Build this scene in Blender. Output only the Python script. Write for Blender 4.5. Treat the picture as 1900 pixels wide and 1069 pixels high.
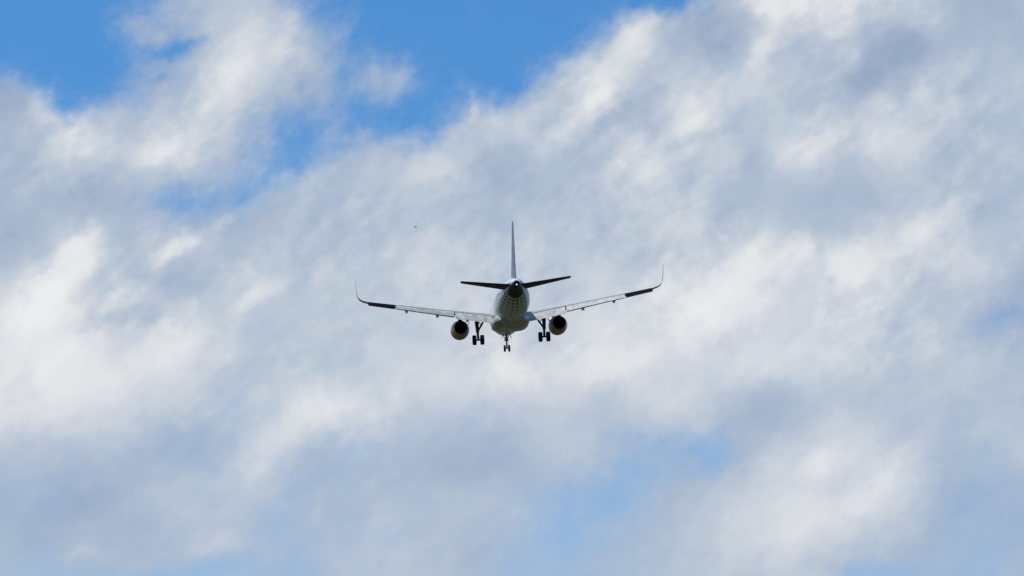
import bpy, bmesh, math, random
from mathutils import Matrix, Vector

for o in list(bpy.data.objects):
    bpy.data.objects.remove(o)
scene = bpy.context.scene
COL = scene.collection
R = math.radians

# ------------------------------------------------------------------ camera
FOCAL_PX = 8767.0                 # focal length in photo pixels (1900 wide): a long telephoto lens
CAM_EL = 9.3                      # degrees above the horizon
EYE = Vector((0.0, 0.0, 1.7))
cam = bpy.data.cameras.new('camera')
cam.sensor_width = 36.0
cam.lens = 36.0 * FOCAL_PX / 1900.0
cam.clip_start = 0.5
cam.clip_end = 60000.0
cam_ob = bpy.data.objects.new('camera', cam)
cam_ob.location = EYE
cam_ob.rotation_euler = (R(90.0 + CAM_EL), 0, 0)
COL.objects.link(cam_ob)
scene.camera = cam_ob

# ------------------------------------------------------------------ colour management
vs = scene.view_settings
vs.view_transform = 'Standard'
vs.look = 'None'
vs.exposure = 0.0
vs.gamma = 1.0
vs.use_curve_mapping = False

# ------------------------------------------------------------------ sun
SUN_EL, SUN_AZ = 60.0, -92.0      # azimuth in degrees clockwise from +Y (the viewing direction)
sun = bpy.data.lights.new('sun', 'SUN')
sun.energy = 3.8
sun.angle = R(0.5)
sun.color = (1.0, 0.95, 0.86)
sun_ob = bpy.data.objects.new('sun', sun)
sdir = Vector((math.sin(R(SUN_AZ)) * math.cos(R(SUN_EL)), math.cos(R(SUN_AZ)) * math.cos(R(SUN_EL)), math.sin(R(SUN_EL))))
sun_ob.rotation_euler = sdir.to_track_quat('Z', 'Y').to_euler()
COL.objects.link(sun_ob)


def lin(rgb):
    out = []
    for v in rgb:
        v /= 255.0
        out.append(v / 12.92 if v <= 0.04045 else ((v + 0.055) / 1.055) ** 2.4)
    return out


# ------------------------------------------------------------------ node helper
class NT:
    def __init__(self, tree):
        self.t = tree
        tree.nodes.clear()

    def n(self, kind, **kw):
        nd = self.t.nodes.new(kind)
        for k, v in kw.items():
            setattr(nd, k, v)
        return nd

    def put(self, sock, v):
        if isinstance(v, bpy.types.NodeSocket):
            self.t.links.new(v, sock)
        else:
            sock.default_value = v

    def math(self, op, a, b=None, c=None, clamp=False):
        nd = self.n('ShaderNodeMath', operation=op, use_clamp=clamp)
        self.put(nd.inputs[0], a)
        if b is not None:
            self.put(nd.inputs[1], b)
        if c is not None:
            self.put(nd.inputs[2], c)
        return nd.outputs[0]

    def vmath(self, op, a, b=None, c=None, out=0):
        nd = self.n('ShaderNodeVectorMath', operation=op)
        self.put(nd.inputs[0], a)
        if b is not None:
            self.put(nd.inputs[1], b)
        if c is not None:
            self.put(nd.inputs[2], c)
        return nd.outputs[out]

    def maprange(self, v, a, b, c=0.0, d=1.0, mode='SMOOTHSTEP'):
        nd = self.n('ShaderNodeMapRange', interpolation_type=mode)
        self.put(nd.inputs[0], v)
        for i, x in enumerate((a, b, c, d)):
            self.put(nd.inputs[i + 1], x)
        return nd.outputs[0]

    def noise(self, vec, scale, detail=4, rough=0.55, dist=0.0, dims='3D', lac=2.0):
        nd = self.n('ShaderNodeTexNoise', noise_dimensions=dims)
        self.put(nd.inputs['Vector'], vec)
        nd.inputs['Scale'].default_value = scale
        nd.inputs['Detail'].default_value = detail
        nd.inputs['Roughness'].default_value = rough
        nd.inputs['Lacunarity'].default_value = lac
        nd.inputs['Distortion'].default_value = dist
        return nd.outputs['Fac'], nd.outputs['Color']

    def mix(self, f, a, b):
        nd = self.n('ShaderNodeMix', data_type='RGBA')
        self.put(nd.inputs[0], f)
        self.put(nd.inputs[6], a)
        self.put(nd.inputs[7], b)
        return nd.outputs[2]

    def mixf(self, f, a, b):
        nd = self.n('ShaderNodeMix', data_type='FLOAT')
        self.put(nd.inputs[0], f)
        self.put(nd.inputs[2], a)
        self.put(nd.inputs[3], b)
        return nd.outputs[0]

    def ramp(self, fac, stops, interp='LINEAR'):
        nd = self.n('ShaderNodeValToRGB')
        cr = nd.color_ramp
        cr.interpolation = interp
        while len(cr.elements) < len(stops):
            cr.elements.new(0.5)
        for i, (p, _) in enumerate(stops):
            cr.elements[i].position = p
        for i, (p, col) in enumerate(stops):
            cr.elements[i].color = (col[0], col[1], col[2], 1.0)
        self.put(nd.inputs[0], fac)
        return nd.outputs[0]

    def xyz(self, x, y, z=0.0):
        nd = self.n('ShaderNodeCombineXYZ')
        for i, v in enumerate((x, y, z)):
            self.put(nd.inputs[i], v)
        return nd.outputs[0]

    def sep(self, v):
        nd = self.n('ShaderNodeSeparateXYZ')
        self.put(nd.inputs[0], v)
        return nd.outputs


# ------------------------------------------------------------------ sky: clear blue (Nishita) behind drifting cloud
# Weather chart: cover (0 clear .. 9 solid) and brightness (0 grey .. 9 sunlit white) of the cloud sheet,
# west to east along each row, from about 13 degrees of elevation down to about 6.
COVER = """
0 0 0 1 6 8 8 3.1 1.1 0 0 0 0 0 0 0 1 9 9 9 9 9 9 9 9
0 0 0 3.6 6 9 9 8.2 2 1 0 0 0 0 5 9 9 9 9 9 9 9 9 9 9
3 1 0 3 7 9 9 8 3.4 4.6 1.6 0 0 7 9 9 9 9 9 9 9 9 9 9 9
9 9 8 9 9 9 6 3.4 2.4 1.4 2 7 9 9 9 9 9 9 9 9 9 9 9 9 9
9 9 9 9 9 7 4.8 3.8 8 9 9 9 9 9 9 9 9 9 9 9 9 9 9 9 9
9 9 8 8 6 5 6 9 9 9 9 9 9 9 9 9 9 9 9 9 9 9 9 9 9
9 9 9 9 9 9 9 9 9 9 9 9 9 9 9 9 9 9 9 9 9 9 9 9 9
9 9 9 9 9 9 9 9 9 9 9 9 9 9 9 9 9 9 9 9 9 9 9 9 8
9 9 9 9 9 9 9 9 9 9 9 9 9 9 9 9 9 9 9 9 9 9 9 8 8
9 9 9 9 9 9 9 9 9 9 9 9 9 9 9 9 9 9 9 9 9 9 9 9 9
8.5 8.5 8.5 8.5 8.5 7.5 7.5 8.5 8.5 8.5 8.5 8.5 8.5 8.5 8.5 8.5 8.5 9 9 9 9 8.5 8.5 8.5 8.5
8.1 8.1 8.1 8.1 7.1 7.1 8.1 8.1 7.1 7.1 8.1 8.1 8.1 8.1 7.1 5.1 5.1 6 9 9 9 8.1 8.1 7.1 8.1
7.1 7.1 7.1 8.1 8.1 8.1 8.1 6.1 7.1 8.1 8.1 8.1 7.1 5.1 4.1 5.1 8.1 9 9 9 9 8.1 7.1 6.1 6.1
7.1 7.1 8.1 8.1 8.1 8.1 6.1 6.1 7.1 7.1 8.1 8.1 6.1 4.1 4.1 6.1 8.1 9 9 9 9 8.1 6.1 5.1 6.1
6.1 5.1 5.1 5.1 5.1 4.1 5.1 5.1 7.1 8.1 8.1 7.1 5.1 5.1 6.1 7.1 8.1 9 9 9 6 4.1 5.1 5.1 6.1
"""
BRIGHT = """
3 3 3 3 2.5 4.5 4.5 3.5 3 3 3 3 3 4 5 5 4 3 7 8 7 7 5 2 2
3 3 3 3 2.5 5.5 6.5 5.5 3 3 3 3 3 3.5 4.5 6.5 2.5 1.5 5.5 4.5 4.5 1.5 1.5 2.5 2.5
2 3 3 3 3.5 6.5 5.5 3.5 3 3 3.55 3.55 4.55 5.05 7.05 5.05 6.05 6.05 6.05 4.05 2.05 2.05 4.05 4.05 5.05
2 6 5 5 5.5 5.5 3.5 2.5 3 3 3.55 4.55 5.55 5.05 5.05 4.05 7.05 5.05 5.05 6.05 6.05 6.05 5.05 4.05 4.05
4 4 5 6 6 4.35 4.35 4.35 4.35 4.35 5.9 4.9 3.55 4.05 4.05 6.05 5.05 5.05 4.05 6.05 4.05 6.05 4.05 4.05 4.05
3 3 2 3 3 3.35 3.35 3.35 4.35 4.35 4.9 3.9 3.55 4.05 4.05 5.05 6.05 3.05 4.05 3.05 3.05 4.05 5.05 4.05 4.05
2 4 7 4 6 3.35 3.35 4.35 4.35 4.35 5.9 4.9 4.55 5.05 5.05 5.05 5.05 6.05 7.05 7.05 7.05 7.05 7.05 5.05 4.05
5.5 7.5 6.5 5.5 3.5 4.85 5.85 4.85 4.85 4.85 5.85 5.85 5.5 5.5 6.5 6.5 7.5 8.5 7.5 6.5 7.5 6.5 5.5 5.5 1.5
7.5 9.5 7.5 6.5 7 7 5 5 5 5.6 5.6 6.6 6.6 6.6 7.6 7.6 8.6 7.6 7 7 7 5 5 3 3
7.7 9.7 8.7 7.7 7.7 6 5 6 5.6 6.6 6.6 6.6 7.6 6.6 7.6 7.6 6.6 6.6 7 6 6 5 5 5 4
8 8 8 7 5.4 4.4 5.4 7.4 8.4 6.4 5.4 5.4 5.4 5.4 5 5 6 4 2 4 5 4 4 4 4
5.4 4.4 4.4 3.4 2.4 3 6 5 4 4 2.4 2.4 2.4 4.4 4 3 3 3 5 7 7 6 4 4 5
2.4 2.4 1.4 2.4 3.4 4.4 4.4 3.4 3.4 3.4 3.4 3.4 3.4 3.4 3 3 3 5 7 7 7 7 3 2 2
2.4 1.4 2.4 2.4 3.4 4.4 3.4 3.4 3.4 4.4 3.4 3.4 3.4 3.4 3 3 4 6 7 7 6 4 2 2 1
3 3 3 3 3 3 3 3 4 4 4 3 3 3 3 4 4 5 5 5 3 2 2 2 3
"""
# separate wisps, crests and holes: centre, half-lengths, tilt (photo pixels of the sky chart), change of cover, of brightness
WISPS = [
    (325, 90, 66, 26, 12, -.5, 0), (270, 60, 30, 40, 60, .2, 0), (115, 505, 150, 34, 44, 0, .34), (60, 560, 90, 45, 45, 0, .14),
    (318, 462, 70, 22, 36, 0, .26), (420, 412, 40, 14, 35, .1, .26), (490, 535, 85, 22, 32, 0, .24),
    (225, 552, 60, 19, 32, 0, .24), (75, 585, 60, 40, 20, 0, .1), (190, 508, 52, 17, 42, 0, -.2), (245, 592, 85, 22, 12, 0, -.2),
    (345, 520, 75, 40, 15, 0, -.2), (885, 203, 14, 32, 12, .28, .06), (1190, 72, 85, 42, 45, .25, .2), (1060, 228, 120, 28, 40, .1, .2),
    (1110, 155, 75, 30, 45, .1, .22), (1155, 200, 95, 20, 45, 0, -.22), (930, 300, 70, 48, 10, 0, -.16), (1350, 72, 60, 42, 50, 0, -.2),
    (1418, 88, 75, 22, 56, 0, .2), (1500, 18, 85, 36, 10, 0, .2), (1425, 18, 36, 30, 0, 0, .2), (1640, 115, 110, 48, 28, 0, -.2),
    (1500, 182, 85, 26, 15, 0, -.16), (1728, 42, 40, 50, 80, 0, .24), (1582, 100, 22, 34, -10, 0, .2), (1500, 268, 110, 46, 32, 0, .12),
    (1665, 255, 140, 46, 32, 0, .11), (1553, 258, 60, 16, 45, 0, -.16), (1710, 160, 80, 26, 38, 0, .12), (1792, 116, 60, 22, 45, 0, .14),
    (1400, 300, 44, 36, 45, 0, -.18), (1275, 262, 75, 18, 25, 0, -.14), (1300, 200, 200, 34, 40, 0, .08), (1180, 330, 160, 60, 40, 0, .07), (1403, 480, 40, 34, 0, 0, .2),
    (1475, 478, 52, 44, 20, 0, .2), (1582, 492, 60, 52, 40, 0, .2), (1700, 435, 95, 28, 28, 0, .15), (1526, 478, 18, 66, 5, 0, -.14),
    (1530, 420, 56, 26, 0, 0, -.14), (1330, 575, 110, 70, 30, 0, .18), (1850, 597, 100, 32, 36, -.2, -.1), (1320, 848, 44, 52, -20, -.22, 0),
    (1150, 918, 85, 36, 48, -.12, 0), (1045, 1002, 44, 50, 10, -.14, 0), (1612, 918, 85, 30, 35, 0, .13), (1530, 858, 66, 36, 30, 0, .16),
    (1490, 960, 120, 55, 15, 0, .12), (1620, 1062, 75, 18, 0, -.25, 0), (300, 1064, 90, 16, 0, -.2, 0), (430, 1052, 90, 17, 8, -.25, 0),
    (140, 935, 90, 36, 10, 0, -.12), (150, 1030, 60, 18, 5, .2, .16), (420, 1008, 75, 22, 8, .1, .16), (500, 830, 130, 52, 42, 0, .14),
    (420, 165, 180, 62, 62, .1, .14), (310, 290, 105, 36, 25, .1, .2), (130, 268, 75, 36, 12, .1, .2), (62, 315, 38, 12, 38, 0, -.16),
    (690, 145, 75, 55, 20, .12, 0), (748, 132, 18, 36, -40, .16, 0), (545, 255, 60, 60, 20, -.06, 0), (495, 250, 24, 50, -10, .16, 0),
    (598, 200, 30, 80, 5, .18, 0), (120, 205, 40, 48, -10, -.4, 0), (102, 168, 12, 40, -12, .14, 0), (630, 60, 20, 60, -20, .2, 0),
    (530, 310, 90, 26, 15, -.15, 0), (300, 375, 70, 26, 10, -.2, 0), (430, 365, 80, 22, 5, -.15, 0), (20, 190, 60, 50, 0, .3, -.2),
    (250, 1070, 30, 10, 0, 0, 0), (1020, 690, 260, 42, 8, 0, .12), (860, 870, 170, 42, 5, 0, -.12), (1230, 530, 70, 40, 35, 0, .1),
    (700, 480, 90, 40, 40, 0, .08), (260, 205, 60, 26, 40, -.1, -.1), (295, 160, 24, 14, 40, -.15, -.1),
    (130, 610, 90, 90, 40, 0, .06), (300, 640, 120, 45, 25, 0, .1), (1400, 20, 40, 60, 60, .2, .1), (1255, 30, 70, 30, 30, .25, 0),
]


def sky_pos(px, py):
    """azimuth and elevation (degrees) of a point of the sky chart"""
    a = (px - 950.0) / FOCAL_PX
    b = -(py - 534.5) / FOCAL_PX
    e = R(CAM_EL)
    y = math.cos(e) - b * math.sin(e)
    z = math.sin(e) + b * math.cos(e)
    n = math.sqrt(a * a + y * y + z * z)
    return math.degrees(math.atan2(a, y)), math.degrees(math.asin(z / n))


def bspline_prefilter(vals):
    n = len(vals)
    a = [[0.0] * (n + 1) for _ in range(n)]
    for i in range(n):
        a[i][i] += 4 / 6
        a[i][max(i - 1, 0)] += 1 / 6
        a[i][min(i + 1, n - 1)] += 1 / 6
        a[i][n] = vals[i]
    for i in range(n):
        p = a[i][i]
        for j in range(i, n + 1):
            a[i][j] /= p
        for k in range(n):
            if k != i and a[k][i]:
                f = a[k][i]
                for j in range(i, n + 1):
                    a[k][j] -= f * a[i][j]
    return [a[i][n] for i in range(n)]


def grid_of(text):
    g = [[float(v) / 9.0 for v in row.split()] for row in text.strip().splitlines()]
    g = [bspline_prefilter(r) for r in g]
    cols = [bspline_prefilter([g[i][j] for i in range(len(g))]) for j in range(len(g[0]))]
    return [[cols[j][i] for j in range(len(cols))] for i in range(len(g))]


def build_world():
    w = bpy.data.worlds.new('World')
    scene.world = w
    w.use_nodes = True
    g = NT(w.node_tree)
    out = g.n('ShaderNodeOutputWorld')
    bg = g.n('ShaderNodeBackground')
    g.t.links.new(bg.outputs[0], out.inputs[0])

    sky = g.n('ShaderNodeTexSky', sky_type='NISHITA')
    sky.sun_disc = False
    sky.sun_elevation = R(SUN_EL)
    sky.sun_rotation = R(SUN_AZ)
    sky.altitude = 0.0
    sky.air_density = 1.0
    sky.dust_density = 0.3
    sky.ozone_density = 2.0

    d = g.n('ShaderNodeTexCoord').outputs['Generated']
    d = g.vmath('NORMALIZE', d)
    sx, sy, sz = g.sep(d)
    az = g.math('MULTIPLY', g.math('ARCTAN2', sx, sy), 180 / math.pi)
    el = g.math('MULTIPLY', g.math('ARCSINE', sz), 180 / math.pi)
    # clear blue above, paling into the haze towards the horizon
    blue = g.vmath('MULTIPLY', sky.outputs[0], SKY_TINT)
    blue = g.mix(g.maprange(el, 9.8, 5.6, 0.06, .55), blue, lin((176, 197, 224)) + [1])
    # degrees on the sky; across scaled by cos(el) so that noise is even in both directions
    pos = g.xyz(az, el, 0.0)
    azc = g.math('MULTIPLY', az, math.cos(R(CAM_EL)))
    flat = g.xyz(azc, el, 3.7)

    # wind-drawn coordinates for the noise: streaks rise to the right
    mp = g.n('ShaderNodeMapping', vector_type='TEXTURE')
    g.put(mp.inputs[0], flat)
    mp.inputs['Rotation'].default_value = (0, 0, R(37))
    mp.inputs['Scale'].default_value = (1.4, 1.0, 1.0)
    streak = mp.outputs[0]

    # turbulence bends the chart
    _, wc1 = g.noise(streak, 1.5, 3, 0.55)
    _, wc2 = g.noise(flat, 5.0, 3, 0.5)
    w1 = g.vmath('MULTIPLY', g.vmath('SUBTRACT', wc1, (.5, .5, .5)), (WARP1, WARP1, 0))
    w2 = g.vmath('MULTIPLY', g.vmath('SUBTRACT', wc2, (.5, .5, .5)), (WARP2, WARP2, 0))
    _, wc3 = g.noise(flat, 13.0, 4, 0.55)
    w3 = g.vmath('MULTIPLY', g.vmath('SUBTRACT', wc3, (.5, .5, .5)), (WARP3, WARP3, 0))
    wpos = g.vmath('ADD', g.vmath('ADD', g.vmath('ADD', pos, w1), w2), w3)
    wx, wy, _ = g.sep(wpos)

    # chart lookup: uniform B-splines in both directions
    a0, a1 = sky_pos(0, 534.5)[0], sky_pos(1900, 534.5)[0]
    e0, e1 = sky_pos(950, 0)[1], sky_pos(950, 1069)[1]
    u = g.maprange(wx, a0, a1, mode='LINEAR')
    v = g.maprange(wy, e0, e1, mode='LINEAR')
    cov, bri = grid_of(COVER), grid_of(BRIGHT)
    nr, nc = len(cov), len(cov[0])
    weights = []
    for k in range(0, nr, 3):
        stops = [(i / (nr - 1), [1.0 if i == k + c else 0.0 for c in range(3)]) for i in range(nr)]
        rgb = g.n('ShaderNodeSeparateColor')
        g.put(rgb.inputs[0], g.ramp(v, stops, 'B_SPLINE'))
        weights += list(rgb.outputs)[:3]
    acc = (0.0, 0.0, 0.0)
    for i in range(nr):
        stops = [(j / (nc - 1), (.25 + .4 * cov[i][j], .25 + .4 * bri[i][j], 0.0)) for j in range(nc)]
        # (each lookup waits for the one before, so that the shader stays within its stack)
        ui = u if i == 0 else g.math('MULTIPLY_ADD', g.sep(acc)[0], 1e-9, u)
        acc = g.vmath('MULTIPLY_ADD', g.ramp(ui, stops, 'B_SPLINE'), weights[i], acc)
    acc = g.vmath('MULTIPLY', g.vmath('SUBTRACT', acc, (.25, .25, 0)), (2.5, 2.5, 0))
    for (px, py, rx, ry, ang, dc, db) in WISPS:
        if dc == 0 and db == 0:
            continue
        ca, ce = sky_pos(px, py)
        m = g.n('ShaderNodeMapping', vector_type='TEXTURE')
        g.put(m.inputs[0], g.vmath('MULTIPLY_ADD', acc, (1e-9, 1e-9, 0), wpos))
        m.inputs['Location'].default_value = (ca, ce, 0)
        m.inputs['Rotation'].default_value = (0, 0, R(ang))
        k = math.degrees(1 / FOCAL_PX) * 1.28
        m.inputs['Scale'].default_value = (rx * k, ry * k, 1)
        gr = g.n('ShaderNodeTexGradient', gradient_type='SPHERICAL')
        g.put(gr.inputs[0], m.outputs[0])
        s = g.maprange(gr.outputs['Fac'], 0.0, 0.95)
        acc = g.vmath('MULTIPLY_ADD', s, (dc, db, 0.0), acc)
    c_chart, b_chart, _ = g.sep(acc)

    # fine structure
    n1, _ = g.noise(streak, 2.2, 5, 0.55, 0.3)
    n2, _ = g.noise(streak, 5.5, 4, 0.5, 0.3)
    n3, _ = g.noise(flat, 60.0, 3, 0.6)
    n1 = g.math('SUBTRACT', n1, 0.5)
    n2 = g.math('SUBTRACT', n2, 0.5)
    n3 = g.math('SUBTRACT', n3, 0.5)
    n4, _ = g.noise(streak, 9.0, 5, 0.6, 0.4)
    edge = g.math('ADD', g.math('MULTIPLY', n1, 0.26), g.math('MULTIPLY', n2, 0.36))
    edge = g.math('MULTIPLY_ADD', g.math('SUBTRACT', n4, .5), .30, edge)
    cover = g.math('ADD', c_chart, edge)
    detail = g.math('ADD', g.math('MULTIPLY', n1, B_N1), g.math('MULTIPLY', n2, B_N2))
    detail = g.math('ADD', detail, g.math('MULTIPLY', n3, B_N3))
    # billows: puffs with a sunward and a far side, strongest in the higher, thicker cloud
    r1, _ = g.noise(streak, 1.7, 5, 0.5, 0.15)
    r2, _ = g.noise(g.vmath('ADD', streak, (-.06, .09, 0)), 1.7, 5, 0.5, 0.15)
    relief = g.math('SUBTRACT', r1, r2)
    puff = g.math('SUBTRACT', g.maprange(r1, .36, .64), .5)
    calm, _ = g.noise(flat, .75, 2, .5)
    rough = g.math('MULTIPLY', g.maprange(el, 7.4, 9.6, .35, 1.0), g.maprange(calm, .38, .60, .25, 1.15))
    billow = g.math('ADD', g.math('MULTIPLY', relief, B_REL), g.math('MULTIPLY', puff, B_PUFF))
    r3, _ = g.noise(streak, 4.2, 5, 0.55, 0.35)
    billow = g.math('MULTIPLY_ADD', g.math('SUBTRACT', g.maprange(r3, .38, .60), .5), B_FINE, billow)
    detail = g.math('MULTIPLY_ADD', billow, rough, detail)
    # sunlit ridges stand out crisply where the cloud is bright, the shaded parts stay smooth
    r4, _ = g.noise(streak, 2.9, 7, 0.58, 0.3)
    ridge = g.math('MULTIPLY_ADD', g.math('SUBTRACT', r4, .5), 1.9, b_chart)
    ridge = g.math('SUBTRACT', g.maprange(ridge, .42, .84), .45)
    detail = g.math('MULTIPLY_ADD', ridge, g.math('MULTIPLY', B_RIDGE, g.maprange(el, 6.6, 9.2, .35, 1.0)), detail)
    bright = g.math('ADD', g.math('SUBTRACT', b_chart, .04), detail)

    # the rest of the sky, out of the lens: the same broken cloud without a chart
    m2 = g.n('ShaderNodeMapping')
    g.put(m2.inputs[0], d)
    m2.inputs['Scale'].default_value = (1, 1, 2.2)
    f1, _ = g.noise(m2.outputs[0], 2.6, 6, 0.55, 0.2)
    f2, _ = g.noise(m2.outputs[0], 6.0, 6, 0.6, 0.2)
    fc = g.maprange(f1, .42, .72, 0.0, .9)
    fb = g.maprange(f2, .3, .75, -.2, .8)
    far = g.math('MAXIMUM', g.maprange(g.math('ABSOLUTE', az), 6.6, 9.5),
                 g.maprange(g.math('ABSOLUTE', g.math('SUBTRACT', el, CAM_EL)), 4.2, 6.5))
    cover = g.maprange(g.mixf(far, cover, fc), 0.0, 1.0)
    bright = g.mixf(far, bright, fb)

    cloud = g.ramp(g.maprange(bright, -.4, 1.3, mode='LINEAR'), [((p + .4) / 1.7, lin(c)) for p, c in CLOUD_RAMP], 'LINEAR')
    col = g.mix(cover, blue, cloud)
    g.put(bg.inputs[0], col)
    bg.inputs[1].default_value = 1.0
    w.cycles.sampling_method = 'MANUAL'
    w.cycles.sample_map_resolution = 512


SKY_K = 0.1                                   # strength of the Nishita sky
SKY_TINT = (SKY_K * .265, SKY_K * .74, SKY_K * 1.19)      # deep polarised blue
WARP1, WARP2, WARP3 = 0.42, 0.17, .07
B_N1, B_N2, B_N3 = 0.30, 0.14, 0.05
B_REL, B_PUFF, B_FINE, B_RIDGE = .75, 0.10, .09, .12
CLOUD_RAMP = [(-.4, (147, 164, 193)), (0.0, (160, 176, 201)), (0.33, (176, 190, 209)), (0.55, (190, 201, 215)), (0.78, (207, 213, 222)), (1.0, (225, 228, 231)), (1.3, (236, 237, 238))]
build_world()


# ------------------------------------------------------------------ mesh helpers
def link(name, bm, mats, parent=None, smooth=True, angle=35):
    bmesh.ops.remove_doubles(bm, verts=bm.verts, dist=1e-5)
    bmesh.ops.recalc_face_normals(bm, faces=bm.faces)
    me = bpy.data.meshes.new(name)
    bm.to_mesh(me)
    bm.free()
    for m in (mats if isinstance(mats, (list, tuple)) else [mats]):
        me.materials.append(m)
    for p in me.polygons:
        p.use_smooth = smooth
    if smooth:
        try:
            me.set_sharp_from_angle(angle=R(angle))
        except Exception:
            pass
    o = bpy.data.objects.new(name, me)
    COL.objects.link(o)
    if parent is not None:
        o.parent = parent
    return o


def loft(bm, rings, cap0=True, cap1=True, mat=0, closed=True):
    vr = [[bm.verts.new(p) for p in r] for r in rings]
    n = len(vr[0])
    for a, b in zip(vr, vr[1:]):
        for i in range(n if closed else n - 1):
            j = (i + 1) % n
            try:
                bm.faces.new((a[i], a[j], b[j], b[i])).material_index = mat
            except ValueError:
                pass
    if cap0:
        bm.faces.new(list(reversed(vr[0]))).material_index = mat
    if cap1:
        bm.faces.new(vr[-1]).material_index = mat
    return vr


def tube(bm, pts, rad, n=14, mat=0):
    """tapered round bar through points; rad is one radius or one per point"""
    pts = [Vector(p) for p in pts]
    rads = rad if isinstance(rad, (list, tuple)) else [rad] * len(pts)
    rings = []
    for i, p in enumerate(pts):
        t = (pts[min(i + 1, len(pts) - 1)] - pts[max(i - 1, 0)]).normalized()
        ref = Vector((0, 1, 0)) if abs(t.y) < .9 else Vector((1, 0, 0))
        a = t.cross(ref).normalized()
        b = t.cross(a)
        rings.append([p + (a * math.cos(2 * math.pi * k / n) + b * math.sin(2 * math.pi * k / n)) * rads[i] for k in range(n)])
    loft(bm, rings, mat=mat)


def slab(bm, quad, thick, mat=0):
    """a plate: four corners and a thickness along its normal"""
    q = [Vector(p) for p in quad]
    nrm = (q[1] - q[0]).cross(q[3] - q[0]).normalized() * thick * .5
    loft(bm, [[p - nrm for p in q], [p + nrm for p in q]], mat=mat)


def lathe_x(bm, profile, centre, n=32, mat=0):
    """profile [(x offset, radius)] turned about the X axis"""
    c = Vector(centre)
    rings = [[c + Vector((x, r * math.cos(2 * math.pi * k / n), r * math.sin(2 * math.pi * k / n))) for k in range(n)] for x, r in profile]
    loft(bm, rings, cap0=profile[0][1] > 1e-4, cap1=profile[-1][1] > 1e-4, mat=mat)


def interp(tab, x):
    """monotone cubic interpolation in a table [(x, a, b, ...)]"""
    n = len(tab)
    if x <= tab[0][0]:
        return list(tab[0][1:])
    if x >= tab[-1][0]:
        return list(tab[-1][1:])
    i = max(k for k in range(n - 1) if tab[k][0] <= x)
    out = []
    for c in range(1, len(tab[0])):
        sl = lambda k: (tab[k + 1][c] - tab[k][c]) / (tab[k + 1][0] - tab[k][0])

        def tan(k):
            if k == 0:
                return sl(0)
            if k == n - 1:
                return sl(n - 2)
            a, b = sl(k - 1), sl(k)
            return 0.0 if a * b <= 0 else 2 * a * b / (a + b)
        h = tab[i + 1][0] - tab[i][0]
        t = (x - tab[i][0]) / h
        out.append((2 * t ** 3 - 3 * t * t + 1) * tab[i][c] + (t ** 3 - 2 * t * t + t) * h * tan(i)
                   + (-2 * t ** 3 + 3 * t * t) * tab[i + 1][c] + (t ** 3 - t * t) * h * tan(i + 1))
    return out


def lerp_tab(tab, x):
    for (a, va), (b, vb) in zip(tab, tab[1:]):
        if x <= b or (b, vb) == tab[-1]:
            t = (x - a) / (b - a)
            return va + (vb - va) * t


def foil(x, tc, camber=0.015):
    """upper and lower height of an airfoil at chord fraction x"""
    th = 5 * tc * (0.2969 * math.sqrt(max(x, 0)) - 0.126 * x - 0.3516 * x * x + 0.2843 * x ** 3 - 0.1036 * x ** 4)
    cz = camber * 4 * x * (1 - x)
    return cz + th, cz - th


def foil_ring(x0, x1, tc, n=12, camber=0.015):
    """closed outline between chord fractions x0 and x1: upper side forward, lower side back"""
    xs = [x0 + (x1 - x0) * .5 * (1 - math.cos(math.pi * k / n)) for k in range(n + 1)]
    up = [(x, foil(x, tc, camber)[0]) for x in reversed(xs)]
    lo = [(x, foil(x, tc, camber)[1]) for x in (xs[1:] if x0 <= 0 else xs)]
    if x1 >= 1.0:
        up[0] = (1.0, up[0][1] + .0015)
        lo[-1] = (1.0, lo[-1][1] - .0015)
    return up + lo


# aircraft frame: X to starboard, Y forward, Z up; stations s are metres aft of the nose
def P(y, s, z):
    return Vector((y, 18.0 - s, z))


# ------------------------------------------------------------------ materials
def paint(name, col, rough=0.35, spec=0.5, metal=0.0, grime=0.12, grime_scale=1.5):
    m = bpy.data.materials.new(name)
    m.use_nodes = True
    g = NT(m.node_tree)
    out = g.n('ShaderNodeOutputMaterial')
    b = g.n('ShaderNodeBsdfPrincipled')
    g.t.links.new(b.outputs[0], out.inputs[0])
    tc = g.n('ShaderNodeTexCoord').outputs['Object']
    mp = g.n('ShaderNodeMapping')
    g.put(mp.inputs[0], tc)
    mp.inputs['Scale'].default_value = (1.0, 0.35, 1.0)
    f, _ = g.noise(mp.outputs[0], grime_scale, 6, 0.65)
    k = g.maprange(f, .3, .7, 1 - grime, 1.0 + grime * .3)
    c = g.vmath('SCALE', (col[0], col[1], col[2]))
    nd = c.node
    g.put(nd.inputs['Scale'], k)
    g.put(b.inputs['Base Color'], c)
    g.put(b.inputs['Roughness'], g.maprange(f, .3, .7, rough * 1.25, rough * .85))
    b.inputs['Specular IOR Level'].default_value = spec
    b.inputs['Metallic'].default_value = metal
    return m, g, b, c, tc


def M(*a, **k):
    return paint(*a, **k)[0]


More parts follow.
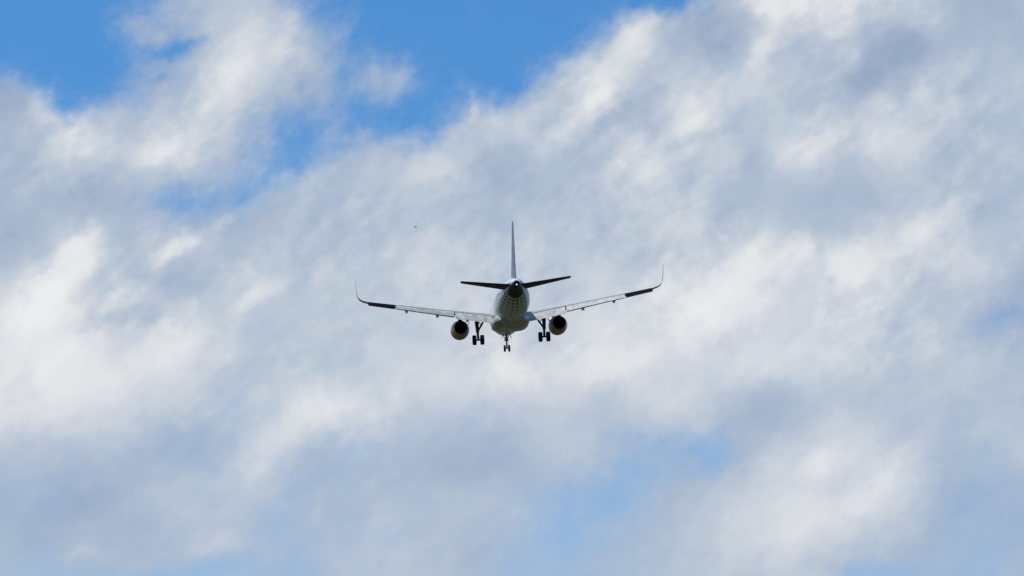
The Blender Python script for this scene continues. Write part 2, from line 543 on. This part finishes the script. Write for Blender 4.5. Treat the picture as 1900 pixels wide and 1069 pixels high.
WHITE = M('white_gloss_paint', (.72, .72, .70), .28)
GREY = M('light_grey_wing_paint', (.40, .41, .41), .45, .3)
BELLY = M('weathered_belly_paint', (.46, .45, .38), .4, .4, grime=.35, grime_scale=.8)
FLAP = M('pale_flap_paint', (.52, .54, .50), .45, .3, grime=.38, grime_scale=1.6)
DARKGREY = M('dark_grey_tail_paint', (.035, .037, .045), .5, .25)
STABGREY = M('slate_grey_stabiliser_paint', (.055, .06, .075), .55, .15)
AILERON = M('charcoal_aileron_paint', (.010, .011, .015), .8, .02)
FINGREY = M('mid_grey_fin_paint', (.22, .24, .27), .45, .3)
YELLOW = M('yellow_nacelle_paint', (.42, .20, .025), .4, .3, grime=.3)
STEEL = M('bare_nozzle_metal', (.16, .15, .14), .4, .5, .9)
SOOT = M('sooty_exhaust_metal', (.015, .014, .014), .7, .2)
GEAR = M('gear_leg_enamel', (.06, .065, .07), .5, .2)
RUBBER = M('tyre_rubber', (.012, .012, .013), .8, .2)
RIM = M('wheel_hub_alloy', (.25, .25, .26), .45, .5, .6)
GLASSY = M('dark_window_glass', (.02, .025, .03), .1, .6)
BLACK = M('matt_black', (.02, .02, .022), .7, .15)


def livery():
    m, g, b, base, tc = paint('fuselage_livery', (.72, .72, .70), .28)
    x, y, z = g.sep(tc)
    s = g.math('SUBTRACT', 18.0, y)
    # arc length around the hull, measured from the keel
    ang = g.math('ARCTAN2', x, g.math('MULTIPLY', g.math('SUBTRACT', z, g.maprange(s, 24, 34, 0.0, .9, 'LINEAR')), -1.0))
    arc = g.math('MULTIPLY', ang, 9.0)                       # 9 half-pitches per radian
    row = g.math('DIVIDE', g.math('SUBTRACT', 34.05, s), 1.05)
    ri = g.math('FLOOR', row)
    shift = g.math('MULTIPLY', g.math('MODULO', ri, 2.0), .0)
    cu = g.math('SUBTRACT', g.math('FRACT', g.math('ADD', g.math('DIVIDE', arc, 3.0), shift)), .5)
    cv = g.math('MULTIPLY', g.math('SUBTRACT', g.math('FRACT', row), .5), 1.3)
    dist = g.math('SQRT', g.math('ADD', g.math('MULTIPLY', cu, cu), g.math('MULTIPLY', cv, cv)))
    size = g.maprange(s, 25.5, 33.6, .06, .47, 'LINEAR')
    dot = g.maprange(dist, size, g.math('SUBTRACT', size, .05), 0.0, 1.0)
    dot = g.math('MULTIPLY', dot, g.math('GREATER_THAN', s, 25.5))
    dot = g.math('MULTIPLY', dot, g.math('LESS_THAN', g.math('ABSOLUTE', ang), 2.0))
    # darker grey-olive tone round the lower side of the rear hull
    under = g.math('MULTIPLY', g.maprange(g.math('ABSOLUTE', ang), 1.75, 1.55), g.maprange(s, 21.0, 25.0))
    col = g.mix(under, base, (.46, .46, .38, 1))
    col = g.mix(dot, col, (.016, .018, .02, 1))
    # dark bullet-shaped keel of the tail
    lim = g.math('MULTIPLY', g.math('POWER', g.math('MAXIMUM', g.math('DIVIDE', g.math('SUBTRACT', s, 33.1), 3.3), 0.0), .42), 1.62)
    tail = g.math('LESS_THAN', g.math('ABSOLUTE', ang), lim)
    tail = g.math('MAXIMUM', tail, g.math('GREATER_THAN', s, 37.05))
    col = g.mix(tail, col, (.010, .011, .018, 1))
    g.put(b.inputs['Specular IOR Level'], g.mixf(tail, .5, .08))
    # cabin windows
    wu = g.math('SUBTRACT', g.math('FRACT', g.math('DIVIDE', s, .53)), .5)
    wv = g.math('DIVIDE', g.math('SUBTRACT', z, .55), .42)
    wd = g.math('ADD', g.math('POWER', g.math('ABSOLUTE', g.math('MULTIPLY', wu, 2.1)), 3.0),
                g.math('POWER', g.math('ABSOLUTE', g.math('MULTIPLY', wv, 2.1)), 3.0))
    win = g.math('MULTIPLY', g.math('LESS_THAN', wd, .25),
                 g.math('MULTIPLY', g.math('GREATER_THAN', s, 6.3), g.math('LESS_THAN', s, 29.5)))
    col = g.mix(win, col, (.02, .025, .03, 1))
    g.put(b.inputs['Base Color'], col)
    return m


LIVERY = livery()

# ------------------------------------------------------------------ ground far below the aircraft
gm = bpy.data.materials.new('dry_grass_ground')
gm.use_nodes = True
g = NT(gm.node_tree)
go, gb = g.n('ShaderNodeOutputMaterial'), g.n('ShaderNodeBsdfPrincipled')
g.t.links.new(gb.outputs[0], go.inputs[0])
gt = g.n('ShaderNodeTexCoord').outputs['Object']
f1, _ = g.noise(gt, .006, 8, .6)
f2, _ = g.noise(gt, .35, 6, .6)
gc = g.ramp(g.math('ADD', g.math('MULTIPLY', f1, .7), g.math('MULTIPLY', f2, .3)),
            [(.3, (.032, .038, .02)), (.5, (.05, .054, .03)), (.7, (.08, .077, .05))])
g.put(gb.inputs['Base Color'], gc)
gb.inputs['Roughness'].default_value = .95
gb.inputs['Specular IOR Level'].default_value = .1
bm = bmesh.new()
for i in range(48):
    pass
bmesh.ops.create_circle(bm, cap_ends=True, segments=64, radius=25000)
ground = link('ground', bm, gm, smooth=False)
ground['kind'] = 'structure'

# ------------------------------------------------------------------ the airliner
plane = bpy.data.objects.new('airliner', None)
COL.objects.link(plane)
plane['label'] = 'white twin-engine jet airliner with landing gear and flaps down, flying away under the clouds'
plane['category'] = 'airliner'
YAW, PITCH, ROLL, TX, TZ, DIST = .04206, -.10165, -.0500, -.2535, -2.29, 551.4
rot = Matrix.Rotation(R(CAM_EL), 4, 'X') @ Matrix.Rotation(YAW, 4, 'Z') @ Matrix.Rotation(PITCH, 4, 'X') @ Matrix.Rotation(ROLL, 4, 'Y')
plane.matrix_world = Matrix.Translation(EYE + Matrix.Rotation(R(CAM_EL), 3, 'X') @ Vector((TX, DIST, TZ))) @ rot

# hull
HULL = [(0.0, .05, -.55, -.68), (.25, .5, -.12, -1.02), (.6, .80, .2, -1.32), (1.2, 1.15, .72, -1.6), (2.2, 1.5, 1.36, -1.83),
        (3.5, 1.8, 1.86, -1.98), (5.0, 1.93, 2.03, -2.05), (6.5, 1.975, 2.07, -2.07), (15, 1.975, 2.07, -2.07), (24, 1.975, 2.07, -2.07),
        (26, 1.95, 2.07, -1.99), (28, 1.85, 2.06, -1.70), (30, 1.65, 2.03, -1.26), (32, 1.36, 1.96, -.74), (34, 1.0, 1.80, -.18),
        (35.5, .73, 1.58, .22), (36.8, .45, 1.30, .50), (37.57, .28, 1.10, .58)]


def hull_ring(s, n=64):
    w, zt, zb = interp(HULL, s)
    zc, hz = (zt + zb) / 2, (zt - zb) / 2
    return [P(w * math.sin(2 * math.pi * k / n), s, zc - hz * math.cos(2 * math.pi * k / n)) for k in range(n)]


bm = bmesh.new()
ss = [0, .08, .25, .5, .8, 1.2, 1.7, 2.2, 2.8, 3.5, 4.2, 5, 5.8, 6.5] + [6.5 + .5 * k for k in range(1, 56)] + [34.05]
loft(bm, [hull_ring(s) for s in ss])
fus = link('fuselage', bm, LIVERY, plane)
# wind screen panes around the nose
bm = bmesh.new()
for sd in (-1, 1):
    for k, (s0, s1, a0, a1) in enumerate([(1.75, 2.75, .04, .42), (2.1, 3.0, .45, .80), (2.75, 3.5, .82, 1.08)]):
        q = []
        for s, a in ((s0, a0), (s0 + .3 * k / 2, a1), (s1, a1), (s1, a0)):
            w, zt, zb = interp(HULL, s)
            zc, hz = (zt + zb) / 2, (zt - zb) / 2
            q.append(P(sd * w * math.sin(a) * 1.004, s, zc + hz * math.cos(a) * 1.004))
        slab(bm, q, .03)
link('cockpit_window', bm, GLASSY, plane, smooth=False)

bm = bmesh.new()
loft(bm, [hull_ring(34.05 + k * .32, 64) for k in range(11)] + [hull_ring(37.35, 64)])
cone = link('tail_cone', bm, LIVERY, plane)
bm = bmesh.new()
lip = []
for k, (s, f) in enumerate([(37.30, 1.03), (37.57, 1.0), (37.60, .90), (37.3, .82), (36.9, .6)]):
    w, zt, zb = interp(HULL, 37.5)
    zc = (zt + zb) / 2
    lip.append([P(w * f * math.sin(2 * math.pi * i / 28), s, zc + (zt - zb) / 2 * f * math.cos(2 * math.pi * i / 28)) for i in range(28)])
loft(bm, lip, cap0=False)
link('exhaust_outlet', bm, SOOT, cone)
lamp, lg, lb, lc, _t = paint('white_tail_lamp', (.9, .9, .9), .2)
lb.inputs['Emission Color'].default_value = (1, 1, 1, 1)
lb.inputs['Emission Strength'].default_value = 1.6
bm = bmesh.new()
bmesh.ops.create_uvsphere(bm, u_segments=12, v_segments=8, radius=.065, matrix=Matrix.Translation(P(0, 37.62, .70)))
link('tail_lamp', bm, lamp, cone)

# belly fairing: a boxy blister under the wing roots
bm = bmesh.new()
FAIR = [(10.6, 1.2, -1.7, -2.02), (11.6, 1.75, -1.2, -2.2), (13, 2.06, -.9, -2.38), (16, 2.16, -.85, -2.45), (19, 2.14, -.85, -2.43),
        (20.6, 2.05, -.95, -2.36), (22.2, 1.80, -1.25, -2.2), (23.6, 1.3, -1.6, -2.04)]
rings = []
for k in range(40):
    s = 10.6 + 13.0 * k / 39
    w, zt, zb = interp(FAIR, s)
    zc, hz = (zt + zb) / 2, (zt - zb) / 2
    ring = []
    for i in range(40):
        a = 2 * math.pi * i / 40
        c, sn = math.cos(a), math.sin(a)
        e = 2 / 3.4
        ring.append(P(w * math.copysign(abs(sn) ** e, sn), s, zc - hz * math.copysign(abs(c) ** e, c)))
    rings.append(ring)
loft(bm, rings)
link('belly_fairing', bm, BELLY, plane)
# blade aerials under the hull
for s, zb in ((8.2, -2.06), (24.6, -2.04)):
    bm = bmesh.new()
    loft(bm, [[P(-.02, s, zb + .05), P(.02, s, zb + .05), P(.02, s + .45, zb + .05), P(-.02, s + .45, zb + .05)],
              [P(-.01, s + .22, zb - .33), P(.01, s + .22, zb - .33), P(.01, s + .42, zb - .33), P(-.01, s + .42, zb - .33)]])
    link('blade_aerial', bm, BLACK, plane, smooth=False)

# ---- wings
LE = lambda y: 11.9 + (y - 1.98) * .520
TE = lambda y: 18.75 if y <= 6.4 else 18.75 + (y - 6.4) * (21.32 - 18.75) / (16.6 - 6.4)
ZUP = [(0, -1.10), (2.2, -.80), (6.45, -.14), (13.35, .77), (16.6, 1.20)]     # upper edge of the fixed trailing edge
TWIST = [(0, 4.0), (6.4, 2.2), (16.6, 0.3)]
TC = [(0, .15), (6.4, .12), (16.6, .108)]
CUT = .86


def wing_pts(y, ring, cut):
    """chord-fraction outline -> aircraft frame; hung from the upper edge at the cut"""
    c = TE(y) - LE(y)
    a = R(lerp_tab(TWIST, y))
    zc = foil(cut, lerp_tab(TC, y))[0] * c
    out = []
    for x, z in ring:
        dx, dz = (x - cut) * c, z * c - zc
        out.append((LE(y) + cut * c + dx * math.cos(a) + dz * math.sin(a), lerp_tab(ZUP, y) + dz * math.cos(a) - dx * math.sin(a)))
    return out


def flap_mesh(bm, sd, y0, y1, chord0, chord1, defl, s_off, z_off, tc=.13, n=6, x1=1.0, x0=0.0):
    rings = []
    for k in range(n + 1):
        y = y0 + (y1 - y0) * k / n
        c = chord0 + (chord1 - chord0) * k / n
        full = TE(y) - LE(y)
        sh, zh = LE(y) + CUT * full + s_off, lerp_tab(ZUP, y) + z_off
        a = R(defl)
        rings.append([P(sd * y, sh + x * c * math.cos(a) + z * c * math.sin(a), zh - x * c * math.sin(a) + z * c * math.cos(a))
                      for x, z in foil_ring(x0, x1, tc, 10, .02)])
    loft(bm, rings)


def canoe(bm, sd, y, s0, s1, z0, z1, w, h):
    rings = []
    for k in range(17):
        t = k / 16
        f = max(math.sin(math.pi * min(max(t, .015), .985)) ** .55, .08)
        if t > .55:
            f *= 1 - ((t - .55) / .45) ** 2 * .75
        zc = z0 + (z1 - z0) * t ** 1.5
        rings.append([P(sd * y + w * f * math.cos(2 * math.pi * i / 16), s0 + (s1 - s0) * t, zc + h * f * math.sin(2 * math.pi * i / 16)) for i in range(16)])
    loft(bm, rings)


def build_wing(sd):
    bm = bmesh.new()
    rings = []
    for y in (1.2, 2.0, 3, 4, 5, 6.4, 8, 9.5, 11, 12.5, 13.4, 15, 16.55):
        rings.append([P(sd * y, s, z) for s, z in wing_pts(y, foil_ring(0, CUT, lerp_tab(TC, y), 14), CUT)])
    loft(bm, rings)
    rings = []
    for y in (16.56, 16.75):
        rings.append([P(sd * y, s, z) for s, z in wing_pts(y, foil_ring(0, 1.0, lerp_tab(TC, y), 14), CUT)])
    loft(bm, rings)
    wing = link('wing', bm, GREY, plane)
    # curved upturned tip
    bm = bmesh.new()
    rings = []
    path = [(16.74, 1.215, 19.58, 1.72, 8), (17.12, 1.31, 19.80, 1.62, 20), (17.44, 1.48, 20.02, 1.5, 38), (17.66, 1.72, 20.25, 1.38, 58),
            (17.77, 2.02, 20.45, 1.24, 76), (17.82, 2.45, 20.8, 1.08, 86), (17.85, 3.0, 21.2, .88, 87.5), (17.87, 3.45, 21.55, .68, 87.5), (17.88, 3.76, 21.8, .5, 87.5)]
    for (y, z, le, c, ang) in path:
        a = R(ang)
        tc = .10 if z < 1.6 else .055
        rings.append([P(sd * (y - zz * c * math.sin(a)), le + x * c, z + zz * c * math.cos(a)) for x, zz in foil_ring(0, 1.0, tc, 10, 0.0)])
    loft(bm, rings)
    link('winglet', bm, M_WINGLET, wing)
    # inboard and outboard flaps, lowered
    bm = bmesh.new()
    flap_mesh(bm, sd, 2.12, 6.42, 1.52, 1.50, 37, .05, -.10)
    link('flap', bm, FLAP, wing)
    bm = bmesh.new()
    flap_mesh(bm, sd, 6.56, 13.32, 1.40, .95, 34, .03, -.07, x1=.86)
    fo = link('flap', bm, FLAP, wing)
    bm = bmesh.new()
    flap_mesh(bm, sd, 6.56, 13.32, 1.40, .95, 34, .03, -.07, x0=.862, tc=.128)
    link('trailing_edge', bm, BLACK, fo)  # thin black strip along the rear edge of the outboard flap
    # aileron, slightly drooped
    bm = bmesh.new()
    flap_mesh(bm, sd, 13.46, 16.54, 1.05, .86, 34, -.10, -.01, tc=.17)
    link('aileron', bm, AILERON, wing)
    for y, zt, ln in ((5.02, -1.42, 1.0), (8.5, -.80, .95), (12.1, -.20, .85)):
        bm = bmesh.new()
        s1 = TE(y) + .55
        canoe(bm, sd, y, s1 - 3.4 * ln, s1, zt + .42, zt - .05, .19, .26)
        link('flap_track_fairing', bm, WHITE, wing)
    # slat along the leading edge
    bm = bmesh.new()
    for (ya, yb) in ((2.6, 5.1), (6.6, 16.4)):
        rings = []
        for k in range(9):
            y = ya + (yb - ya) * k / 8
            c = TE(y) - LE(y)
            tcv = lerp_tab(TC, y)
            xs = [(.16, 1), (.11, 1), (.06, 1), (.02, 1), (0, 1), (.02, -1), (.05, -1)]
            outer = [(x, foil(x, tcv)[0 if u > 0 else 1]) for x, u in xs]
            inner = [(x + .02, z * .72) for x, z in reversed(outer)]
            pts = wing_pts(y, [(x - .055, z - .022) for x, z in outer + inner], CUT)
            rings.append([P(sd * y, s, z) for s, z in pts])
        loft(bm, rings)
    link('slat', bm, GREY, wing)
    return wing


M_WINGLET = M('pale_winglet_paint', (.28, .31, .36), .45, .2)
for sd in (-1, 1):
    build_wing(sd)

# ---- tail surfaces


def tail_half(sd):
    bm, be = bmesh.new(), bmesh.new()
    for b_, x0, x1 in ((bm, 0, .70), (be, .712, 1.0)):
        rings = []
        for k in range(9):
            t = k / 8
            y = .55 + (6.225 - .55) * t
            le = 31.55 + (y - .55) * .64
            c = 4.05 + (1.45 - 4.05) * t
            z = .86 + (y - .55) * math.tan(R(6.0))
            a = R(-3.0)
            rings.append([P(sd * y, le + x * c, z + zz * c - (x - .5) * c * math.sin(a)) for x, zz in foil_ring(x0, x1, .105, 12, -.01)])
        loft(b_, rings)
    st = link('tailplane', bm, STABGREY, plane)
    link('elevator', be, STABGREY, st)


for sd in (-1, 1):
    tail_half(sd)
bm, be = bmesh.new(), bmesh.new()
for b_, x0, x1 in ((bm, 0, .70), (be, .708, 1.0)):
    rings = []
    for k in range(11):
        t = k / 10
        z = 1.55 + (7.96 - 1.55) * t
        le = 28.9 + (35.2 - 28.9) * t
        c = 6.2 + (1.85 - 6.2) * t
        tc = .092 if t > .05 else .11
        rings.append([P(zz * c, le + x * c, z) for x, zz in foil_ring(x0, x1, tc, 12, 0)])
    loft(b_, rings)
fin = link('fin', bm, FINGREY, plane)
link('rudder', be, FINGREY, fin)

# ---- engines


def lathe_y(bm, profile, y, z, n=40, mat=0, flat=0.0):
    rings = []
    for s, r in profile:
        rings.append([P(y + r * math.sin(2 * math.pi * k / n), s, z + r * math.cos(2 * math.pi * k / n) * (1 - flat)) for k in range(n)])
    loft(bm, rings, cap0=profile[0][1] < .3, cap1=profile[-1][1] < .3, mat=mat)


def build_engine(sd):
    y, z = sd * 5.78, -1.88
    bm = bmesh.new()
    lathe_y(bm, [(12.0, .05), (12.0, .78), (11.3, .80), (10.95, .86), (10.85, .92), (10.95, .98), (11.3, 1.04), (12.0, 1.08), (13.0, 1.09), (13.9, 1.05),
                 (14.8, .96), (15.5, .86), (16.05, .765)], y, z)
    eng = link('engine', bm, YELLOW, plane)
    bm = bmesh.new()
    lathe_y(bm, [(16.055, .763), (16.5, .725), (16.51, .705), (16.3, .70), (15.6, .68), (14.6, .60), (14.6, .05)], y, z)
    link('exhaust_nozzle', bm, SOOT, eng)
    bm = bmesh.new()
    lathe_y(bm, [(14.7, .36), (15.3, .33), (15.9, .16), (16.1, .02)], y, z, 24)
    link('exhaust_plug', bm, SOOT, eng)
    bm = bmesh.new()
    lathe_y(bm, [(11.9, .03), (11.7, .2), (11.95, .28)], y, z, 24)
    for k in range(22):
        a = 2 * math.pi * k / 22
        u, w_ = Vector((math.sin(a), 0, math.cos(a))), Vector((math.cos(a), 0, -math.sin(a)))
        c = P(y, 11.9, z)
        slab(bm, [c + u * .25 - w_ * .03, c + u * .77 - w_ * .11 + Vector((0, .06, 0)), c + u * .77 + w_ * .11 - Vector((0, .06, 0)), c + u * .25 + w_ * .03], .012)
    link('fan', bm, STEEL, eng)
    bm = bmesh.new()
    rings = []
    for s, w, zb, zt in ((12.2, .05, -.86, -.72), (13.4, .18, -.95, -.42), (14.8, .21, -.98, -.36), (16.2, .19, -1.13, -.42), (17.3, .15, -1.1, -.5), (18.3, .05, -.85, -.55)):
        rings.append([P(y - w, s, zb), P(y - w * .8, s, zt), P(y + w * .8, s, zt), P(y + w, s, zb)])
    loft(bm, rings)
    link('pylon', bm, AILERON, eng, angle=30)
    bm = bmesh.new()
    # nacelle strake on the inner side and small drain mast below
    slab(bm, [P(y - sd * .90, 11.9, z + .55), P(y - sd * 1.22, 12.9, z + .86), P(y - sd * 1.20, 13.3, z + .86), P(y - sd * .92, 13.4, z + .55)], .03)
    link('strake', bm, GREY, eng, smooth=False)


for sd in (-1, 1):
    build_engine(sd)

# ---- landing gear


def wheel(bm, x, y_s, z, r, w):
    c = P(x, y_s, z)
    h = w / 2
    lathe_x(bm, [(-h * .55, r * .55), (-h * .8, r * .62), (-h, r * .8), (-h * .92, r * .92), (-h * .6, r * .985), (0, r), (h * .6, r * .985), (h * .92, r * .92),
                 (h, r * .8), (h * .8, r * .62), (h * .55, r * .55)], c, 36, 0)
    lathe_x(bm, [(-h * .62, r * .2), (-h * .57, r * .56), (h * .57, r * .56), (h * .62, r * .2)], c, 24, 1)


def main_gear(sd):
    bm = bmesh.new()
    top, bot = (sd * 3.95, 17.35, -1.0), (sd * 3.86, 17.7, -3.58)
    mid = tuple(a + (b - a) * .62 for a, b in zip(top, bot))
    tube(bm, [P(*top), P(*mid)], [.24, .20])
    tube(bm, [P(*mid), P(*bot)], [.145, .14])
    tube(bm, [P(*mid), P(mid[0], mid[1] + .02, mid[2] - .1)], [.19, .19])
    tube(bm, [P(sd * 3.86 - .50, 17.7, -3.58), P(sd * 3.86 + .50, 17.7, -3.58)], .10)
    # torque links behind the leg
    e = (sd * 3.88, 18.15, -3.0)
    tube(bm, [P(mid[0], mid[1] + .1, mid[2] - .05), P(*e)], [.07, .05], 8)
    tube(bm, [P(*e), P(bot[0], bot[1] + .08, bot[2] + .12)], [.05, .07], 8)
    gear = link('main_landing_gear', bm, GEAR, plane)
    bm = bmesh.new()
    tube(bm, [P(sd * 2.95, 17.35, -1.05), P(sd * 3.42, 17.42, -1.85), P(sd * 3.84, 17.52, -2.55)], [.10, .115, .09], 10)
    tube(bm, [P(sd * 3.42, 17.42, -1.85), P(sd * 3.80, 17.4, -1.35)], .05, 8)
    link('side_brace', bm, GEAR, gear)
    bm = bmesh.new()
    tube(bm, [P(sd * 4.0, 16.2, -1.1), P(sd * 3.92, 17.4, -2.2)], .055, 8)
    link('retraction_strut', bm, GEAR, gear)
    bm = bmesh.new()
    slab(bm, [P(sd * 4.17, 16.9, -1.0), P(sd * 4.15, 17.9, -1.0), P(sd * 4.05, 17.85, -2.45), P(sd * 4.05, 17.1, -2.45)], .05)
    link('gear_door', bm, GREY, gear, smooth=False)
    for k in (-1, 1):
        bm = bmesh.new()
        wheel(bm, sd * 3.86 + k * .455, 17.7, -3.58, .585, .47)
        link('wheel', bm, [RUBBER, RIM], gear)


for sd in (-1, 1):
    main_gear(sd)

bm = bmesh.new()
tube(bm, [P(0, 5.35, -1.9), P(0, 5.2, -2.75)], [.14, .13])
tube(bm, [P(0, 5.2, -2.75), P(0, 5.07, -3.63)], [.10, .095])
tube(bm, [P(-.22, 5.22, -2.62), P(.22, 5.22, -2.62)], .07)
tube(bm, [P(-.33, 5.07, -3.63), P(.33, 5.07, -3.63)], .06)
tube(bm, [P(0, 5.3, -2.75), P(0, 5.62, -3.1)], [.05, .04], 8)
tube(bm, [P(0, 5.62, -3.1), P(0, 5.12, -3.5)], [.04, .05], 8)
ng = link('nose_landing_gear', bm, GEAR, plane)
bm = bmesh.new()
for k in (-1, 1):
    tube(bm, [P(k * .42, 4.6, -1.95), P(k * .08, 5.22, -2.55)], .05, 8)
link('drag_brace', bm, GEAR, ng)
for k in (-1, 1):
    bm = bmesh.new()
    slab(bm, [P(k * .46, 4.9, -1.98), P(k * .46, 6.0, -2.02), P(k * .56, 5.95, -2.5), P(k * .56, 5.0, -2.5)], .03)
    link('gear_door', bm, GREY, ng, smooth=False)
for k in (-1, 1):
    bm = bmesh.new()
    lathe_y(bm, [(5.10, .02), (5.08, .09), (4.98, .10), (4.96, .02)], k * .20, -2.62, 16)
    link('taxi_lamp', bm, STEEL, ng)
for k in (-1, 1):
    bm = bmesh.new()
    wheel(bm, k * .265, 5.07, -3.63, .41, .25)
    link('wheel', bm, [RUBBER, RIM], ng)

# ------------------------------------------------------------------ a bird far off
BIRD_M = M('dark_bird_plumage', (.03, .03, .032), .8, .1)
bm = bmesh.new()
body = []
for t, r in ((0, .008), (.05, .03), (.12, .05), (.22, .055), (.32, .042), (.40, .025), (.47, .018)):
    body.append([Vector((t - .22, r * math.cos(2 * math.pi * i / 12), r * .95 * math.sin(2 * math.pi * i / 12))) for i in range(12)])
loft(bm, body)
bmesh.ops.create_uvsphere(bm, u_segments=12, v_segments=8, radius=.034, matrix=Matrix.Translation((-.235, 0, .018)))
loft(bm, [[Vector((-.262, .008, .02)), Vector((-.262, -.008, .02)), Vector((-.262, -.008, .006)), Vector((-.262, .008, .006))],
          [Vector((-.295, .002, .012)), Vector((-.295, -.002, .012)), Vector((-.295, -.002, .009)), Vector((-.295, .002, .009))]])
loft(bm, [[Vector((.22, -.02, .006)), Vector((.22, .02, .006)), Vector((.22, .02, -.006)), Vector((.22, -.02, -.006))],
          [Vector((.34, -.05, .004)), Vector((.34, .05, .004)), Vector((.34, .05, -.002)), Vector((.34, -.05, -.002))]])
bird = link('bird', bm, BIRD_M)
for k in (-1, 1):
    bm = bmesh.new()
    rings = []
    for y, z, x0, c in ((.03, .02, -.12, .19), (.16, .07, -.14, .18), (.28, .075, -.11, .15), (.40, .05, -.03, .10), (.47, .03, .05, .03)):
        rings.append([Vector((x0, k * y, z)), Vector((x0 + c * .4, k * y, z + .014)), Vector((x0 + c, k * y, z)), Vector((x0 + c * .4, k * y, z - .004))])
    loft(bm, rings)
    link('bird_wing', bm, BIRD_M, bird)
bird['label'] = 'tiny dark bird far off against grey cloud beside the tall tail fin'
bird['category'] = 'bird'
ba, be_ = sky_pos(771, 421.5)
BD = 760.0
bird.location = EYE + BD * Vector((math.sin(R(ba)) * math.cos(R(be_)), math.cos(R(ba)) * math.cos(R(be_)), math.sin(R(be_))))
bird.rotation_euler = (R(8), 0, R(25))
